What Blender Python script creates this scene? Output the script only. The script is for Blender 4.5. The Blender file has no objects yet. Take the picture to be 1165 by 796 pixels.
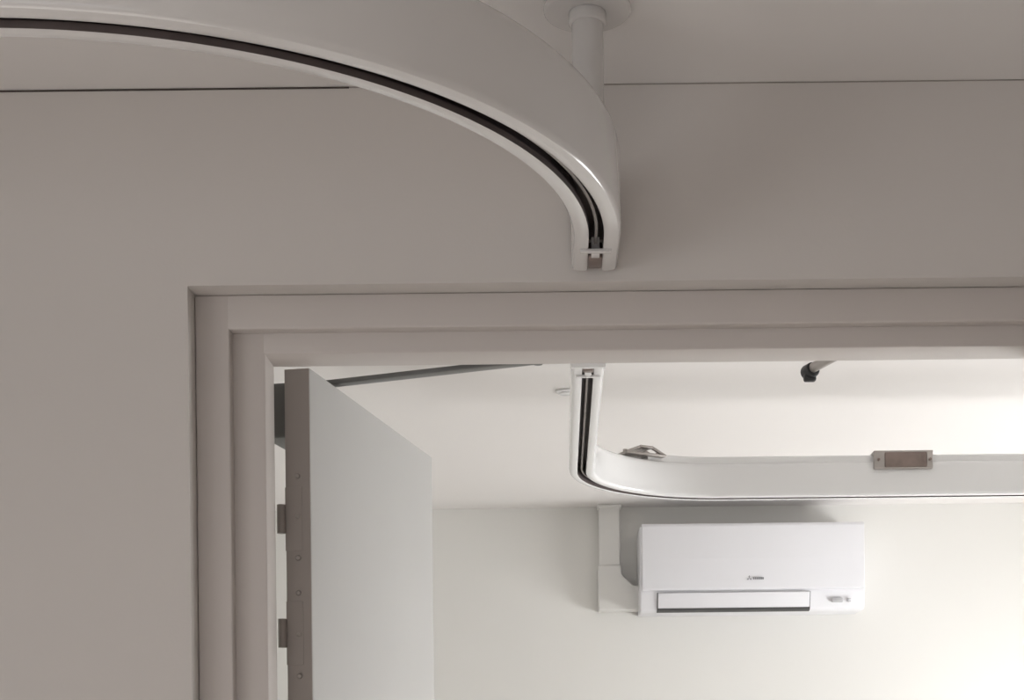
import bpy, bmesh, math
from mathutils import Vector, Matrix

scene = bpy.context.scene
EYE = 1.55
def H(h): return EYE + h
CEIL = 2.581
YW0, YW1 = 2.317, 2.46      # partition wall front/back
YB = 5.81                   # far wall

# ---------------- materials ----------------
def mat(name, col, rough=0.6, metal=0.0, bump=0.0, bscale=200.0, var=0.0, vscale=3.0, coat=0.0):
    m = bpy.data.materials.new(name); m.use_nodes = True
    nt = m.node_tree; b = nt.nodes['Principled BSDF']
    b.inputs['Base Color'].default_value = (*col, 1)
    b.inputs['Roughness'].default_value = rough
    b.inputs['Metallic'].default_value = metal
    b.inputs['Coat Weight'].default_value = coat
    b.inputs['Coat Roughness'].default_value = 0.08
    tc = nt.nodes.new('ShaderNodeTexCoord')
    if var > 0:
        n = nt.nodes.new('ShaderNodeTexNoise'); n.inputs['Scale'].default_value = vscale
        n.inputs['Detail'].default_value = 3
        r = nt.nodes.new('ShaderNodeValToRGB')
        r.color_ramp.elements[0].position = 0.3; r.color_ramp.elements[1].position = 0.7
        r.color_ramp.elements[0].color = (*[c*(1-var) for c in col], 1)
        r.color_ramp.elements[1].color = (*[min(1, c*(1+var)) for c in col], 1)
        nt.links.new(tc.outputs['Object'], n.inputs['Vector'])
        nt.links.new(n.outputs['Fac'], r.inputs['Fac'])
        nt.links.new(r.outputs['Color'], b.inputs['Base Color'])
    if bump > 0:
        n2 = nt.nodes.new('ShaderNodeTexNoise'); n2.inputs['Scale'].default_value = bscale
        bp = nt.nodes.new('ShaderNodeBump'); bp.inputs['Strength'].default_value = bump
        bp.inputs['Distance'].default_value = 0.002
        nt.links.new(tc.outputs['Object'], n2.inputs['Vector'])
        nt.links.new(n2.outputs['Fac'], bp.inputs['Height'])
        nt.links.new(bp.outputs['Normal'], b.inputs['Normal'])
    return m

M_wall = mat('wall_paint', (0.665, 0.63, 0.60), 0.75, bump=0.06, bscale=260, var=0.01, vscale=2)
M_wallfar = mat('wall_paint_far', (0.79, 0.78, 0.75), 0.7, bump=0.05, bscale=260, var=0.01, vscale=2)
M_ceil = mat('ceiling_paint', (0.80, 0.775, 0.755), 0.8, bump=0.05, bscale=200, var=0.01, vscale=2)
M_frame = mat('frame_paint', (0.615, 0.57, 0.54), 0.42, bump=0.05, bscale=90, var=0.015, vscale=6)
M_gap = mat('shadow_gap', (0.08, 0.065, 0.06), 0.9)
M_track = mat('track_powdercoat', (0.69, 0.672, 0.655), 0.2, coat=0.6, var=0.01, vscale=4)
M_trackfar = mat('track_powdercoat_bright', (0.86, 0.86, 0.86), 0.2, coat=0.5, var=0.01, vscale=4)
M_dark = mat('track_inner', (0.13, 0.105, 0.10), 0.5, var=0.1, vscale=20)
M_alu = mat('aluminium', (0.42, 0.39, 0.37), 0.35, 0.8, var=0.05, vscale=30)
M_strip = mat('running_strip', (0.30, 0.275, 0.26), 0.4, 0.3, var=0.05, vscale=30)
M_white = mat('white_plastic', (0.79, 0.79, 0.82), 0.35, var=0.01, vscale=5, coat=0.2)
M_cover = mat('duct_plastic', (0.78, 0.77, 0.745), 0.45, var=0.01, vscale=5)
M_black = mat('black_plastic', (0.015, 0.015, 0.017), 0.5, var=0.1, vscale=20)
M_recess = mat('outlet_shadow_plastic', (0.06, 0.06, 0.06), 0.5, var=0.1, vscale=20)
M_brown = mat('bracket_metal', (0.24, 0.19, 0.17), 0.35, 0.75, var=0.15, vscale=25)
M_door = mat('door_laminate', (0.57, 0.565, 0.55), 0.5, bump=0.03, var=0.012, vscale=4)
M_edge = mat('door_edging', (0.36, 0.325, 0.30), 0.5, var=0.03, vscale=8)
M_closer = mat('closer_grey', (0.18, 0.18, 0.175), 0.4, 0.5, var=0.05, vscale=20)
M_hinge = mat('hinge_metal', (0.30, 0.27, 0.25), 0.4, 0.5, var=0.05, vscale=20)
M_grey = mat('grey_print', (0.25, 0.25, 0.27), 0.5, var=0.03, vscale=20)
M_lgrey = mat('light_grey_print', (0.52, 0.52, 0.53), 0.5, var=0.03, vscale=20)
M_floor = mat('floor_vinyl', (0.62, 0.58, 0.545), 0.5, bump=0.05, var=0.06, vscale=12)
M_winframe = mat('window_frame_paint', (0.8, 0.8, 0.78), 0.4, var=0.01, vscale=5)

# ---------------- helpers ----------------
def empty(name, loc=(0, 0, 0)):
    e = bpy.data.objects.new(name, None); e.location = loc; e.empty_display_size = 0.1
    scene.collection.objects.link(e); return e

def link(name, bm, mats, parent=None, smooth=None, mw=None):
    me = bpy.data.meshes.new(name)
    bmesh.ops.recalc_face_normals(bm, faces=bm.faces)
    bm.to_mesh(me); bm.free()
    for m in (mats if isinstance(mats, (list, tuple)) else [mats]): me.materials.append(m)
    if smooth is not None:
        for p in me.polygons: p.use_smooth = True
        me.set_sharp_from_angle(angle=math.radians(smooth))
    ob = bpy.data.objects.new(name, me); scene.collection.objects.link(ob)
    if parent:
        ob.parent = parent
        ob.matrix_parent_inverse = Matrix.Translation(-parent.location)
    if mw is not None: ob.matrix_basis = mw
    return ob

def addbox(bm, a, b, bev=0.0, seg=3, mi=0):
    t = bmesh.new()
    bmesh.ops.create_cube(t, size=1)
    for v in t.verts:
        v.co = Vector([(a[i]+b[i])/2 + v.co[i]*(b[i]-a[i]) for i in range(3)])
    if bev > 0:
        bmesh.ops.bevel(t, geom=t.edges[:], offset=bev, segments=seg, profile=0.5, affect='EDGES')
    for f in t.faces: f.material_index = mi
    me = bpy.data.meshes.new('t'); t.to_mesh(me); t.free(); bm.from_mesh(me); bpy.data.meshes.remove(me)

def box(name, a, b, m, parent=None, bev=0.0, seg=3, mw=None):
    bm = bmesh.new(); addbox(bm, a, b, bev, seg)
    return link(name, bm, m, parent, 40 if bev > 0 else None, mw)

def cyl(name, p0, p1, r, m, parent=None, seg=32, bev=0.0, mw=None, r2=None):
    p0 = Vector(p0); p1 = Vector(p1); d = p1-p0
    bm = bmesh.new()
    bmesh.ops.create_cone(bm, cap_ends=True, segments=seg, radius1=r, radius2=r if r2 is None else r2, depth=d.length)
    if bev > 0:
        es = [e for e in bm.edges if abs(e.verts[0].co.z-e.verts[1].co.z) < 1e-6]
        bmesh.ops.bevel(bm, geom=es, offset=bev, segments=3, profile=0.5, affect='EDGES')
    rot = d.to_track_quat('Z', 'Y').to_matrix().to_4x4()
    bm.transform(Matrix.Translation((p0+p1)/2) @ rot)
    return link(name, bm, m, parent, 40, mw)

def sweep(name, path, prof, mats, parent, z0, fmat=None, smooth=35):
    bm = bmesh.new(); rings = []
    n = len(path)
    for i, p in enumerate(path):
        p = Vector(p)
        d0 = (p-Vector(path[i-1])).normalized() if i > 0 else None
        d1 = (Vector(path[i+1])-p).normalized() if i < n-1 else None
        d = (d0 or d1) if (d0 is None or d1 is None) else (d0+d1).normalized()
        nn = Vector((d.y, -d.x))
        rings.append([bm.verts.new((p.x+nn.x*a, p.y+nn.y*a, z0+z)) for a, z in prof])
    k = len(prof)
    for i in range(n-1):
        for j in range(k):
            f = bm.faces.new((rings[i][j], rings[i][(j+1) % k], rings[i+1][(j+1) % k], rings[i+1][j]))
            if fmat: f.material_index = fmat[j]
    bm.faces.new(rings[0]); bm.faces.new(list(reversed(rings[-1])))
    return link(name, bm, mats, parent, smooth)

# ---------------- room shell ----------------
XL, XR, YN = -2.3, 2.6, -2.2
FXL, FXR = -1.4, 2.6
box('floor', (-2.6, YN-0.2, -0.1), (XR+0.2, YB+0.2, 0.0), M_floor)
box('ceiling', (-2.6, YN-0.2, CEIL), (XR+0.2, YB+0.2, CEIL+0.12), M_ceil)

OX0, OX1, OH = -0.540, 0.83, H(0.742)
bm = bmesh.new()
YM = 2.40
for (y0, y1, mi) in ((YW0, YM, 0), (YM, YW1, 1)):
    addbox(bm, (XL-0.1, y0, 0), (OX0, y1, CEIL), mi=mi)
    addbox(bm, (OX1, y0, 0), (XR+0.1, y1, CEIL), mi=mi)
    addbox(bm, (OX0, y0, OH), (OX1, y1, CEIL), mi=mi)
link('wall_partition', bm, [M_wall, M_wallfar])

def wall_hole_x(name, x0, x1, ya, yb, hy0, hy1, hz0, hz1, m):
    bm = bmesh.new()
    addbox(bm, (x0, ya, 0), (x1, hy0, CEIL)); addbox(bm, (x0, hy1, 0), (x1, yb, CEIL))
    addbox(bm, (x0, hy0, 0), (x1, hy1, hz0)); addbox(bm, (x0, hy0, hz1), (x1, hy1, CEIL))
    return link(name, bm, m)

def wall_hole_y(name, y0, y1, xa, xb, hx0, hx1, hz0, hz1, m):
    bm = bmesh.new()
    addbox(bm, (xa, y0, 0), (hx0, y1, CEIL)); addbox(bm, (hx1, y0, 0), (xb, y1, CEIL))
    addbox(bm, (hx0, y0, 0), (hx1, y1, hz0)); addbox(bm, (hx0, y0, hz1), (hx1, y1, CEIL))
    return link(name, bm, m)

W1A, W1B, W1Z0, W1Z1 = 3.70, 5.40, 0.65, 1.75
box('wall_back', (FXL-0.1, YB, 0), (FXR+0.1, YB+0.12, CEIL), M_wallfar)
box('wall_left_far', (FXL-0.12, YW1, 0), (FXL, YB, CEIL), M_wallfar)
wall_hole_x('wall_right_far', FXR, FXR+0.12, YW1, YB, W1A, W1B, W1Z0, W1Z1, M_wallfar)
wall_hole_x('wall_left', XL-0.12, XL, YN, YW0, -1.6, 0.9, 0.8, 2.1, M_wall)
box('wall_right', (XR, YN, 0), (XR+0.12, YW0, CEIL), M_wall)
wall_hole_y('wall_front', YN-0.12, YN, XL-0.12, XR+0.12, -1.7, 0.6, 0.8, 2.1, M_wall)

box('baseboard_back', (FXL, YB-0.015, 0), (FXR, YB, 0.08), M_winframe, bev=0.003)
box('baseboard_left', (XL, YN, 0), (XL+0.015, YW0, 0.08), M_winframe, bev=0.003)

def window(name, axis, c, a0, a1, z0, z1):
    e = empty(name, (c if axis == 'x' else (a0+a1)/2, (a0+a1)/2 if axis == 'x' else c, (z0+z1)/2))
    bm = bmesh.new(); t = 0.05
    def B(p0, p1, q0, q1):
        if axis == 'x': addbox(bm, (c-0.03, p0, q0), (c+0.03, p1, q1), 0.004)
        else: addbox(bm, (p0, c-0.03, q0), (p1, c+0.03, q1), 0.004)
    B(a0, a1, z0, z0+t); B(a0, a1, z1-t, z1); B(a0, a0+t, z0, z1); B(a1-t, a1, z0, z1)
    m = (a0+a1)/2; B(m-t/2, m+t/2, z0, z1)
    link('frame', bm, M_winframe, e, 40)
window('window_1', 'x', FXR+0.06, W1A, W1B, W1Z0, W1Z1)
window('window_2', 'x', XL-0.06, -1.6, 0.9, 0.8, 2.1)
window('window_3', 'y', YN-0.06, -1.7, 0.6, 0.8, 2.1)

box('joint_shadow_strip_1', (XL, YW0-0.0015, CEIL-0.0026), (-0.30, YW0+0.001, CEIL-0.0005), M_gap)  # dark strip painting in the shadow line where ceiling meets wall
box('joint_shadow_strip_2', (-0.30, YW0-0.0010, CEIL-0.0018), (XR, YW0+0.001, CEIL-0.0005), M_edge)  # thinner, fainter run of the same painted shadow line

# ---------------- door frame ----------------
def u_frame(bm, x0, x1, h, w, y0, y1, wtop=None, bev=0.0025):
    wt = wtop or w
    addbox(bm, (x0, y0, 0), (x0+w, y1, h), bev)
    addbox(bm, (x1-w, y0, 0), (x1, y1, h), bev)
    addbox(bm, (x0+w-0.004, y0, h-wt), (x1-w+0.004, y1, h), bev)
fr = empty('door_frame', (0.145, 2.4, 0))
bm = bmesh.new()
u_frame(bm, OX0+0.0005, OX1-0.0005, OH-0.0005, 0.051, 2.360, 2.392)
u_frame(bm, OX0+0.002, OX1-0.002, OH-0.001, 0.098, 2.385, YW1, 0.081)
link('jamb_and_head', bm, M_frame, fr, 40)

# ---------------- hoist tracks ----------------
def c_profile(w, hh):
    s = 0.0105
    prof = [(-s, 0.001), (-s-0.002, 0), (-0.022, 0), (-w+0.0038, 0.0014), (-w+0.001, 0.0046), (-w, 0.010), (-w, hh-0.014), (-w+0.002, hh-0.006), (-w+0.0065, hh-0.0015), (-0.016, hh),
            (0.016, hh), (w-0.0065, hh-0.0015), (w-0.002, hh-0.006), (w, hh-0.014), (w, 0.010), (w-0.001, 0.0046), (w-0.0038, 0.0014), (0.022, 0), (s+0.002, 0), (s, 0.001),
            (s, 0.009), (0.024, 0.009), (0.024, 0.045), (-0.024, 0.045), (-0.024, 0.009), (-s, 0.009)]
    fm = [0]*len(prof)
    for j in range(19, 26): fm[j] = 1
    return prof, fm
TZ = H(0.755)

def track(name, path, posts, loc, w, hh, mt):
    e = empty(name, loc)
    prof, fm = c_profile(w, hh)
    sweep('rail_body', path, prof, [mt, M_dark], e, TZ, fm)
    sweep('running_strip', path, [(-0.002, 0), (0.002, 0), (0.002, 0.03), (-0.002, 0.03)], [M_strip], e, TZ+0.010)
    for i, (x, y) in enumerate(posts):
        cyl('hanger_post_%d' % i, (x, y, TZ+hh-0.004), (x, y, CEIL-0.004), 0.021, mt, e, 40)
        cyl('ceiling_flange_%d' % i, (x, y, CEIL-0.010), (x, y, CEIL), 0.058, mt, e, 48, 0.004)
        cyl('post_collar_%d' % i, (x, y, CEIL-0.026), (x, y, CEIL-0.009), 0.025, mt, e, 40, 0.003)
    return e

R = 0.629
path = [(0.056, 2.308), (0.056, 2.235)]
cx, cy = 0.056-R, 2.178
for i in range(0, 65):
    a = math.pi/2*i/64
    path.append((cx+R*math.cos(a), cy-R*math.sin(a)))
path.append((-1.2, cy-R)); path.append((-2.2, cy-R))
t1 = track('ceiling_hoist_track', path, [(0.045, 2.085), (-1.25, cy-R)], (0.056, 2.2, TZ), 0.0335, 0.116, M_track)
box('end_stop_plate', (0.034, 2.215, TZ-0.004), (0.078, 2.224, TZ+0.001), M_track, t1, 0.001)
box('end_stop_neck', (0.050, 2.224, TZ-0.003), (0.062, 2.245, TZ+0.02), M_track, t1, 0.001)
box('end_stop_block', (0.046, 2.245, TZ-0.003), (0.066, 2.290, TZ+0.02), M_brown, t1, 0.002)

R2 = 0.37
hh2 = 0.090
path = [(0.056, 2.835), (0.056, 3.3)]
cx, cy = 0.056+R2, 3.78
for i in range(0, 49):
    a = math.pi/2*i/48
    path.append((cx-R2*math.cos(a), cy+R2*math.sin(a)))
path += [(1.2, cy+R2), (2.3, cy+R2)]
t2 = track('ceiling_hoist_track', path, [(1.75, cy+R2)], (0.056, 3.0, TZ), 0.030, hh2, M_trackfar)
box('end_cap', (0.024, 2.825, TZ-0.003), (0.088, 2.838, TZ+hh2), M_trackfar, t2, 0.002)
box('end_stop_plate', (0.034, 2.89, TZ-0.004), (0.078, 2.898, TZ+0.001), M_trackfar, t2, 0.001)
box('end_stop_neck', (0.050, 2.862, TZ-0.003), (0.062, 2.89, TZ+0.02), M_trackfar, t2, 0.001)
box('end_stop_block', (0.047, 2.842, TZ-0.003), (0.065, 2.865, TZ+0.02), M_brown, t2, 0.002)
yb = cy+R2
fpath = []
for i in range(30, 49):
    a = math.pi/2*i/48
    fpath.append((cx-R2*math.cos(a), cy+R2*math.sin(a)))
fpath += [(1.2, yb), (2.3, yb)]
sweep('top_flange', fpath, [(-0.020, 0), (-0.020, 0.014), (-0.016, 0.018), (0.016, 0.018), (0.020, 0.014), (0.020, 0)], [M_trackfar], t2, TZ+hh2-0.001)
bm = bmesh.new()
addbox(bm, (-0.060, -0.026, 0), (0.060, 0.026, 0.006), 0.002)
for sx in (-1, 1):
    for sy in (-1, 1):
        t = bmesh.new(); bmesh.ops.create_cube(t, size=1)
        t.transform(Matrix.Translation((sx*0.036, sy*0.020, 0.013)) @ Matrix.Rotation(sx*math.radians(24), 4, 'Y') @ Matrix.Diagonal((0.045, 0.008, 0.006, 1)))
        me = bpy.data.meshes.new('t'); t.to_mesh(me); t.free(); bm.from_mesh(me)
addbox(bm, (-0.020, -0.026, 0.018), (0.020, 0.026, 0.024), 0.002)
for sx in (-1, 1):
    t = bmesh.new(); bmesh.ops.create_cone(t, cap_ends=True, segments=12, radius1=0.006, radius2=0.006, depth=0.010)
    t.transform(Matrix.Translation((sx*0.05, 0, 0.009))); me = bpy.data.meshes.new('t'); t.to_mesh(me); t.free(); bm.from_mesh(me)
bm.transform(Matrix.Translation((0.215, 4.066, TZ+hh2+0.006)) @ Matrix.Rotation(math.radians(30), 4, 'Z'))
link('curve_hanger_bracket', bm, M_alu, t2, 40)
jb = bmesh.new()
addbox(jb, (0.820, yb-0.042, TZ+0.066), (0.974, yb-0.029, TZ+0.113), 0.004)
addbox(jb, (0.820, yb-0.042, TZ+0.107), (0.974, yb+0.035, TZ+0.114), 0.002)
link('joint_bracket', jb, M_alu, t2, 40)
jb = bmesh.new()
addbox(jb, (0.848, yb-0.0445, TZ+0.070), (0.958, yb-0.040, TZ+0.109), 0.003)
link('joint_bracket_inset', jb, M_brown, t2, 40)
for i, xx in enumerate((0.832, 0.966)):
    cyl('joint_bolt_%d' % i, (xx, yb-0.046, TZ+0.09), (xx, yb-0.041, TZ+0.09), 0.004, M_brown, t2, 6)

# ---------------- door ----------------
de = empty('door_1', (-0.39, 2.49, 0))
DM = Matrix.Translation((-0.39, 2.49, 0)) @ Matrix.Rotation(math.atan2(0.98, 0.197), 4, 'Z')
DT = H(0.667)
def link_d(name, bm, m, sm=40, parent=de):
    bm.transform(DM); return link(name, bm, m, parent, sm)
bm = bmesh.new(); addbox(bm, (0.0015, 0, 0.01), (0.695, 0.042, DT), 0.0015); link_d('leaf', bm, M_door)
bm = bmesh.new(); addbox(bm, (-0.0005, 0.0008, 0.012), (0.002, 0.0412, DT-0.001)); link_d('edge_lipping', bm, M_edge, None)
for i, z in enumerate((0.25, 1.80, 1.98)):
    bm = bmesh.new(); addbox(bm, (-0.0016, 0.014, z-0.05), (0.0, 0.042, z+0.05), 0.0004); link_d('hinge_leaf_%d' % i, bm, M_edge)
    bm = bmesh.new()
    bmesh.ops.create_cone(bm, cap_ends=True, segments=20, radius1=0.007, radius2=0.007, depth=0.045)
    bm.transform(Matrix.Translation((-0.004, 0.0475, z))); link_d('hinge_knuckle_%d' % i, bm, M_hinge)
for i in range(6):
    z = EYE + (0.497, 0.434, 0.368, 0.313, 0.248, 0.182)[i]
    bm = bmesh.new()
    bmesh.ops.create_cone(bm, cap_ends=True, segments=16, radius1=0.0045, radius2=0.003, depth=0.002)
    bm.transform(Matrix.Translation((-0.0022, 0.021, z)) @ Matrix.Rotation(-math.pi/2, 4, 'Y')); link_d('screw_%d' % i, bm, M_alu)
for s in (-1, 1):
    yo = 0 if s < 0 else 0.042
    bm = bmesh.new()
    bmesh.ops.create_cone(bm, cap_ends=True, segments=32, radius1=0.026, radius2=0.026, depth=0.008)
    bm.transform(Matrix.Translation((0.635, yo+s*0.004, 1.05)) @ Matrix.Rotation(math.pi/2, 4, 'X')); link_d('rose_%d' % (s+1), bm, M_alu)
    bm = bmesh.new()
    bmesh.ops.create_cone(bm, cap_ends=True, segments=20, radius1=0.009, radius2=0.009, depth=0.05)
    bm.transform(Matrix.Translation((0.635, yo+s*0.03, 1.05)) @ Matrix.Rotation(math.pi/2, 4, 'X')); link_d('lever_neck_%d' % (s+1), bm, M_alu)
    bm = bmesh.new(); addbox(bm, (0.52, yo+s*0.052-0.008, 1.041), (0.644, yo+s*0.052+0.008, 1.059), 0.006); link_d('lever_%d' % (s+1), bm, M_alu)

ce = empty('door_closer', (-0.45, 2.6, DT))
bm = bmesh.new(); addbox(bm, (0.03, 0.0425, DT-0.1), (0.25, 0.092, DT-0.012), 0.006); link_d('closer_body', bm, M_closer, parent=ce)
def bar(name, p0, p1, wd, th, m, parent):
    p0 = Vector(p0); p1 = Vector(p1); d = p1-p0
    bm = bmesh.new(); addbox(bm, (-d.length/2, -wd/2, -th/2), (d.length/2, wd/2, th/2), 0.0015)
    bm.transform(Matrix.Translation((p0+p1)/2) @ d.to_track_quat('X', 'Z').to_matrix().to_4x4())
    return link(name, bm, m, parent, 40)
bar('closer_arm', (-0.445, 2.655, DT+0.010), (-0.02, 2.507, DT+0.013), 0.022, 0.008, M_closer, ce)
cyl('arm_spindle', (-0.425, 2.648, DT-0.02), (-0.425, 2.648, DT+0.014), 0.010, M_closer, ce, 20)
box('slide_rail', (-0.36, YW1, DT+0.004), (0.06, YW1+0.03, DT+0.026), M_closer, ce, 0.002)
cyl('arm_pin', (-0.03, 2.495, DT+0.002), (-0.03, 2.495, DT+0.016), 0.007, M_closer, ce, 16)

# ---------------- air conditioner ----------------
ae = empty('air_conditioner', (0.685, YB, H(0.63)))
X0, X1, Z0 = 0.286, 1.084, H(0.628)
def extrude_x(name, x0, x1, prof, m, parent, bev=0.0, seg=3):
    bm = bmesh.new()
    a = [bm.verts.new((x0, y, z)) for y, z in prof]; b = [bm.verts.new((x1, y, z)) for y, z in prof]
    n = len(prof)
    for i in range(n): bm.faces.new((a[i], a[(i+1) % n], b[(i+1) % n], b[i]))
    bm.faces.new(a); bm.faces.new(list(reversed(b)))
    bmesh.ops.recalc_face_normals(bm, faces=bm.faces)
    if bev > 0: bmesh.ops.bevel(bm, geom=bm.edges[:], offset=bev, segments=seg, profile=0.5, affect='EDGES')
    return link(name, bm, m, parent, 40)
F = YB-0.215
extrude_x('casing', X0, X1, [(YB, Z0), (YB, Z0+0.296), (YB-0.15, Z0+0.304), (F+0.016, Z0+0.298), (F+0.016, Z0+0.066), (F+0.035, Z0+0.002), (F+0.06, Z0-0.003)], M_white, ae, 0.006)
extrude_x('front_panel', X0+0.007, X1-0.004, [(F+0.02, Z0+0.070), (F+0.02, Z0+0.305), (F+0.004, Z0+0.305), (F-0.004, Z0+0.295), (F-0.006, Z0+0.18), (F, Z0+0.074), (F+0.004, Z0+0.070)], M_white, ae, 0.003)
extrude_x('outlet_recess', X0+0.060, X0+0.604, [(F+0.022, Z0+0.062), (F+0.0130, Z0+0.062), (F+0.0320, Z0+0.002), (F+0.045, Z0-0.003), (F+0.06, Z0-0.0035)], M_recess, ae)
extrude_x('louvre_flap', X0+0.063, X0+0.601, [(F+0.016, Z0+0.061), (F+0.006, Z0+0.061), (F+0.023, Z0+0.009), (F+0.032, Z0+0.009)], M_white, ae, 0.002)
box('display_window', (X1-0.118, F+0.014, Z0+0.024), (X1-0.080, F+0.03, Z0+0.038), M_lgrey, ae, 0.001)
for i in range(2):
    box('indicator_%d' % i, (X1-0.062, F+0.013, Z0+0.025+i*0.009), (X1-0.052, F+0.03, Z0+0.028+i*0.009), M_lgrey, ae)
bm = bmesh.new()
def rh(cx, cz, s, a):
    m4 = Matrix.Translation((cx, F-0.0062, cz)) @ Matrix.Rotation(a, 4, 'Y')
    vs = [bm.verts.new(m4 @ Vector(p)) for p in ((0, 0, 0), (s*0.5, 0, s*0.87), (0, 0, s*1.74), (-s*0.5, 0, s*0.87))]
    bm.faces.new(vs)
EX, EZ = X0+0.385, Z0+0.108
for a in (0, 2*math.pi/3, -2*math.pi/3): rh(EX, EZ, 0.0062, a)
link('emblem', bm, M_grey, ae)
bm = bmesh.new()
for i in range(6):
    addbox(bm, (EX+0.014+i*0.0065, F-0.0065, EZ-0.004), (EX+0.0185+i*0.0065, F-0.003, EZ+0.0035))
link('emblem_lettering', bm, M_grey, ae)

# pipe cover
pe = empty('pipe_cover', (0.17, YB, H(0.8)))
box('vertical_duct', (0.146, YB-0.062, H(0.80)), (0.222, YB, CEIL), M_cover, pe, 0.006)
box('ceiling_collar', (0.141, YB-0.067, CEIL-0.012), (0.229, YB, CEIL), M_cover, pe, 0.003)
bm = bmesh.new()
pf = [(0.141, H(0.645)), (0.141, H(0.81)), (0.226, H(0.81)), (0.226, H(0.775)), (0.268, H(0.735)), (0.315, H(0.735)), (0.315, H(0.645))]
a = [bm.verts.new((x, YB-0.07, z)) for x, z in pf]; b = [bm.verts.new((x, YB, z)) for x, z in pf]
for i in range(len(pf)): bm.faces.new((a[i], a[(i+1) % len(pf)], b[(i+1) % len(pf)], b[i]))
bm.faces.new(a); bm.faces.new(list(reversed(b)))
bmesh.ops.recalc_face_normals(bm, faces=bm.faces)
bmesh.ops.bevel(bm, geom=bm.edges[:], offset=0.006, segments=3, profile=0.5, affect='EDGES')
link('elbow_duct', bm, M_cover, pe, 40)

re_ = empty('curtain_rail', (0.62, 3.78, CEIL))
cyl('rail_tube', (0.612, 3.79, CEIL-0.030), (0.79, 3.28, CEIL-0.030), 0.012, M_alu, re_, 24)
cyl('end_cap', (0.602, 3.82, CEIL-0.034), (0.614, 3.785, CEIL-0.034), 0.018, M_black, re_, 28, 0.005)
box('end_clip', (0.592, 3.792, CEIL-0.060), (0.622, 3.812, CEIL-0.040), M_black, re_, 0.006)
cyl('rail_bracket', (0.75, 3.395, CEIL-0.024), (0.75, 3.395, CEIL), 0.008, M_alu, re_, 16)
se = empty('smoke_detector', (0.022, 4.1, CEIL))
cyl('base', (0.022, 4.1, CEIL-0.006), (0.022, 4.1, CEIL), 0.026, M_trackfar, se, 32, 0.003)
cyl('cap', (0.022, 4.1, CEIL-0.010), (0.022, 4.1, CEIL-0.005), 0.018, M_trackfar, se, 32, 0.003)

# ---------------- lights ----------------
def area(name, loc, rot, sx, sy, e, col):
    l = bpy.data.lights.new(name, 'AREA'); l.shape = 'RECTANGLE'; l.size = sx; l.size_y = sy
    l.energy = e; l.color = col
    o = bpy.data.objects.new(name, l); o.location = loc; o.rotation_euler = rot
    scene.collection.objects.link(o); return o
area('daylight_window_1', (FXR+0.14, (W1A+W1B)/2, (W1Z0+W1Z1)/2), (0, math.radians(90), 0), W1Z1-W1Z0, W1B-W1A, 77, (0.995, 0.995, 0.995))
area('daylight_window_2', (XL-0.14, -0.35, 1.45), (0, math.radians(-90), 0), 1.3, 2.5, 23, (1.0, 0.97, 0.95))
area('daylight_window_3', (-0.55, YN-0.14, 1.45), (math.radians(90), 0, 0), 2.3, 1.3, 2, (1.0, 0.95, 0.93))
sl = bpy.data.lights.new('floor_bounce_sun', 'SUN'); sl.energy = 12.5; sl.angle = math.radians(3); sl.color = (1.0, 0.965, 0.94)  # added sun: its floor patch bounces light up to ceiling and undersides
so = bpy.data.objects.new('floor_bounce_sun', sl); scene.collection.objects.link(so)
so.rotation_euler = Vector((0.10, 0.85, -0.55)).to_track_quat('-Z', 'Y').to_euler()
so.location = (0, -6, 6)

wd = bpy.data.worlds.new('World'); scene.world = wd; wd.use_nodes = True
nt = wd.node_tree; bg = nt.nodes['Background']
bg.inputs['Color'].default_value = (0.8, 0.88, 1.0, 1); bg.inputs['Strength'].default_value = 0.6

# ---------------- camera ----------------
cam = bpy.data.cameras.new('camera'); co = bpy.data.objects.new('camera', cam)
scene.collection.objects.link(co)
cam.sensor_width = 36; cam.lens = 1800/1165*36
cam.shift_x = -56.5/1165; cam.shift_y = 499/1165
co.matrix_world = Matrix.Translation((0, 0, EYE)) @ Matrix.Rotation(math.pi/2, 4, 'X') @ Matrix.Rotation(-0.011, 4, 'Z')
cam.clip_start = 0.05
scene.camera = co
scene.view_settings.view_transform = 'Standard'
scene.view_settings.look = 'None'
scene.view_settings.exposure = 0.0
